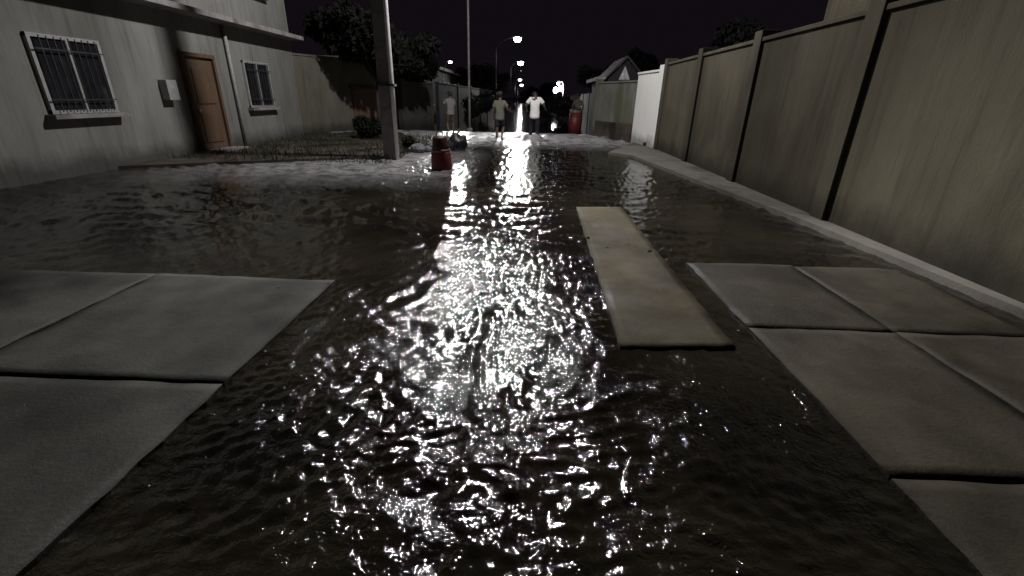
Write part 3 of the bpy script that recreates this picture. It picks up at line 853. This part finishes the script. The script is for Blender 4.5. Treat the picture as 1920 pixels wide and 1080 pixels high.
# ------------------------------------------------------------------ people
def skin_mesh(name, verts, edges, rads, root_i=0, sub=2):
    me = bpy.data.meshes.new(name)
    me.from_pydata([tuple(v) for v in verts], edges, [])
    o = bpy.data.objects.new(name, me); C.objects.link(o)
    md = o.modifiers.new('skin', 'SKIN'); md.use_smooth_shade = True; md.branch_smoothing = .3
    for i, r_ in enumerate(rads):
        sv = me.skin_vertices[0].data[i]
        sv.radius = r_ if hasattr(r_, '__len__') else (r_, r_)
        sv.use_root = (i == root_i)
    sb = o.modifiers.new('sub', 'SUBSURF'); sb.levels = sub; sb.render_levels = sub
    dg = bpy.context.evaluated_depsgraph_get()
    m2 = bpy.data.meshes.new_from_object(o.evaluated_get(dg))
    bpy.data.objects.remove(o); bpy.data.meshes.remove(me)
    m2.name = name
    return m2

def person(loc, rz, label, shirt, bottoms, J, h=1.72, sleeves=True, long_legs=False, sink=.12, shirt_len=0.0):
    """J: joints of the pose in metres for a 1.72 m figure facing local +y (left arm = -x)"""
    root = empty('person', (loc[0], loc[1], -sink), rz, label, 'person', None)
    k = h / 1.72
    root.scale = (k, k, k)
    B = dict(pelvis=(0, 0, .95), waist=(0, 0, 1.08), chest=(0, .01, 1.30), neckb=(0, 0, 1.45), neck=(0, .01, 1.50),
             jaw=(0, .035, 1.565), skull=(0, .015, 1.64), crown=(0, 0, 1.69),
             shL=(-.17, 0, 1.41), shR=(.17, 0, 1.41), elL=(-.24, -.02, 1.13), elR=(.24, -.02, 1.13), wrL=(-.25, .1, .90), wrR=(.25, .1, .90),
             hipL=(-.09, 0, .90), hipR=(.09, 0, .90), knL=(-.11, .02, .50), knR=(.11, .02, .50), anL=(-.12, -.02, .08), anR=(.12, -.02, .08),
             toL=(-.13, .17, .03), toR=(.13, .17, .03))
    B.update(J)
    names, V, E, Rr = {}, [], [], []
    def add(n, p, r_): names[n] = len(V); V.append(Vector(p)); Rr.append(r_)
    def ed(a, b): E.append((names[a], names[b]))
    rad = dict(pelvis=(.155, .115), waist=(.135, .10), chest=(.16, .115), neckb=(.075, .07), neck=(.055, .055), jaw=(.066, .075), skull=(.08, .095), crown=(.055, .07),
               sh=.058, el=.042, wr=.027, hip=.088, kn=.056, an=.037, to=.03)
    for n in ('pelvis', 'waist', 'chest', 'neckb', 'neck', 'jaw', 'skull', 'crown'): add(n, B[n], rad[n])
    for a, b in (('pelvis', 'waist'), ('waist', 'chest'), ('chest', 'neckb'), ('neckb', 'neck'), ('neck', 'jaw'), ('jaw', 'skull'), ('skull', 'crown')): ed(a, b)
    for s in 'LR':
        for n in ('sh', 'el', 'wr', 'hip', 'kn', 'an', 'to'): add(n + s, B[n + s], rad[n])
        up = 'chest'
        ed(up, 'sh' + s); ed('sh' + s, 'el' + s); ed('el' + s, 'wr' + s)
        ed('pelvis', 'hip' + s); ed('hip' + s, 'kn' + s); ed('kn' + s, 'an' + s); ed('an' + s, 'to' + s)
        d = (Vector(B['wr' + s]) - Vector(B['el' + s])).normalized()
        side = d.cross(Vector((0, 0, 1)) if abs(d.z) < .85 else Vector((0, 1, 0))).normalized()
        nrm = side.cross(d)
        w = Vector(B['wr' + s])
        add('palm' + s, w + d * .06, (.030, .018)); ed('wr' + s, 'palm' + s)
        for fi, (off, ln) in enumerate(((-.028, .075), (-.010, .085), (.009, .08), (.026, .062))):
            a = f'f{fi}{s}'
            add(a + 'a', w + d * .098 + side * off, .0085); ed('palm' + s, a + 'a')
            add(a + 'b', w + d * (.098 + ln * .5) + side * off * 1.15 + nrm * .008, .008); ed(a + 'a', a + 'b')
            add(a + 'c', w + d * (.098 + ln * .9) + side * off * 1.2 + nrm * .03, .007); ed(a + 'b', a + 'c')
        add('t' + s, w + d * .055 - side * .045, .01); ed('palm' + s, 't' + s)
        add('u' + s, w + d * .09 - side * .06 + nrm * .012, .008); ed('t' + s, 'u' + s)
    me = skin_mesh('body', V, E, Rr)
    bm = bmesh.new(); bm.from_mesh(me); bpy.data.meshes.remove(me)
    sk = Vector(B['skull'])
    fd = (Vector(B['skull']) - Vector(B['crown'])); fy = 1 if B['jaw'][1] >= -.2 else -1
    add_ball(bm, sk + Vector((0, .10, -.035)), (.014, .022, .024))          # nose
    for sx in (-1, 1): add_ball(bm, sk + Vector((sx * .083, .005, -.03)), (.012, .022, .034))   # ears
    add_ball(bm, sk + Vector((0, .085, -.085)), (.027, .012, .008))        # lips
    body = obj('body', bm, M['skin'], root, True)
    for sx in (-1, 1):
        bm = bmesh.new(); add_ball(bm, sk + Vector((sx * .032, .086, -.005)), (.014, .01, .009)); obj('eye', bm, M['hair'], body, True)
    # hair cap: upper back of the skull
    bm = bmesh.new(); add_ball(bm, sk + Vector((0, -.014, .022)), (.092, .105, .093), sub=3)
    for v in list(bm.verts):
        l = v.co - sk
        if l.z < -.005 and l.y > -.02 or l.z < -.095: bm.verts.remove(v)
    hr = obj('hair', bm, M['hair'], root, True); md = hr.modifiers.new('t', 'SOLIDIFY'); md.thickness = .012; md.offset = 1
    # shirt: torso and upper arms
    V, E, Rr, names = [], [], [], {}
    pv, wsv, chv, nbv = (Vector(B[n]) for n in ('pelvis', 'waist', 'chest', 'neckb'))
    hem = pv - Vector((0, 0, .06 + shirt_len))
    for n, p_, r_ in (('chest', chv, (.195, .145)), ('waist', wsv, (.175, .135)), ('hem0', pv.lerp(hem, .5), (.185, .145)), ('hem', hem, (.192, .15)), ('nb', nbv - Vector((0, 0, .02)), (.105, .09))): add(n, p_, r_)
    ed('chest', 'waist'); ed('waist', 'hem0'); ed('hem0', 'hem'); ed('chest', 'nb')
    for s in 'LR':
        sh, el = Vector(B['sh' + s]), Vector(B['el' + s])
        add('sh' + s, sh, .082 if sleeves else .07); ed('chest', 'sh' + s)
        if sleeves:
            add('sl' + s, sh.lerp(el, .45), .078); add('se' + s, sh.lerp(el, .78), .080)
            ed('sh' + s, 'sl' + s); ed('sl' + s, 'se' + s)
    me = skin_mesh('shirt', V, E, Rr)
    for v in me.vertices:
        v.co += Vector((noise.noise(v.co * 9), noise.noise(v.co * 9 + Vector((9, 0, 0))), 0)) * .016
    link_mesh('shirt', me, M[shirt], root, True)
    # shorts or trousers
    V, E, Rr, names = [], [], [], {}
    add('p', pv, (.168, .13)); add('w', pv.lerp(wsv, .4), (.155, .12)); ed('p', 'w')
    for s in 'LR':
        hp, kn, an = Vector(B['hip' + s]), Vector(B['kn' + s]), Vector(B['an' + s])
        add('h' + s, hp, .108); ed('p', 'h' + s)
        add('m' + s, hp.lerp(kn, .55), .098); ed('h' + s, 'm' + s)
        add('k' + s, hp.lerp(kn, .92), .095 if not long_legs else .075); ed('m' + s, 'k' + s)
        if long_legs:
            add('a' + s, kn.lerp(an, .85), .065); ed('k' + s, 'a' + s)
    me = skin_mesh('shorts', V, E, Rr)
    link_mesh('trousers' if long_legs else 'shorts', me, M[bottoms], root, True)
    return root

def at(px, py): p_ = G(px, py); return (p_.x, p_.y)
# wader on the left, arms lifted to hold something up at face height, half turned to the left
person(at(846, 250), R(40), 'person in a light grey t-shirt wading at left with both hands raised', 'shirt_grey', 'brown_cloth',
       dict(elL=(-.25, .16, 1.22), wrL=(-.12, .36, 1.38), elR=(.27, .10, 1.18), wrR=(.10, .34, 1.36), knL=(-.12, .10, .52), anL=(-.12, -.04, .12), toL=(-.13, .13, .05)), h=1.80, shirt_len=.06)
person(at(937, 262), R(-12), 'person in a long beige shirt wading just left of the bright reflection', 'shirt_beige', 'dark_cloth',
       dict(elR=(.27, .04, 1.16), wrR=(.33, .24, 1.10), knR=(.11, .14, .55), anR=(.11, -.16, .22), toR=(.12, -.02, .10)), h=1.80, shirt_len=.12)
person(at(1001, 260), R(4), 'person in a bright white t-shirt striding away in dark trousers', 'shirt_white', 'dark_cloth',
       dict(elL=(-.31, -.02, 1.19), wrL=(-.27, .18, 1.05), elR=(.31, -.02, 1.20), wrR=(.38, .16, 1.10), knL=(-.11, .16, .54), anL=(-.12, .06, .12), toL=(-.12, .24, .08), neck=(0, .05, 1.485), jaw=(0, .13, 1.495), skull=(0, .185, 1.515), crown=(0, .21, 1.565)), h=1.96, long_legs=True, shirt_len=.14)
pp = G(1079, 242)
person((pp.x + .12, pp.y + .75), R(172), 'person in a grey-green sleeveless top standing behind the right drum', 'shirt_green', 'brown_cloth',
       dict(elL=(-.27, .06, 1.15), wrL=(-.22, .30, 1.02), elR=(.27, .06, 1.15), wrR=(.20, .32, 1.04)), h=1.88, sleeves=False)
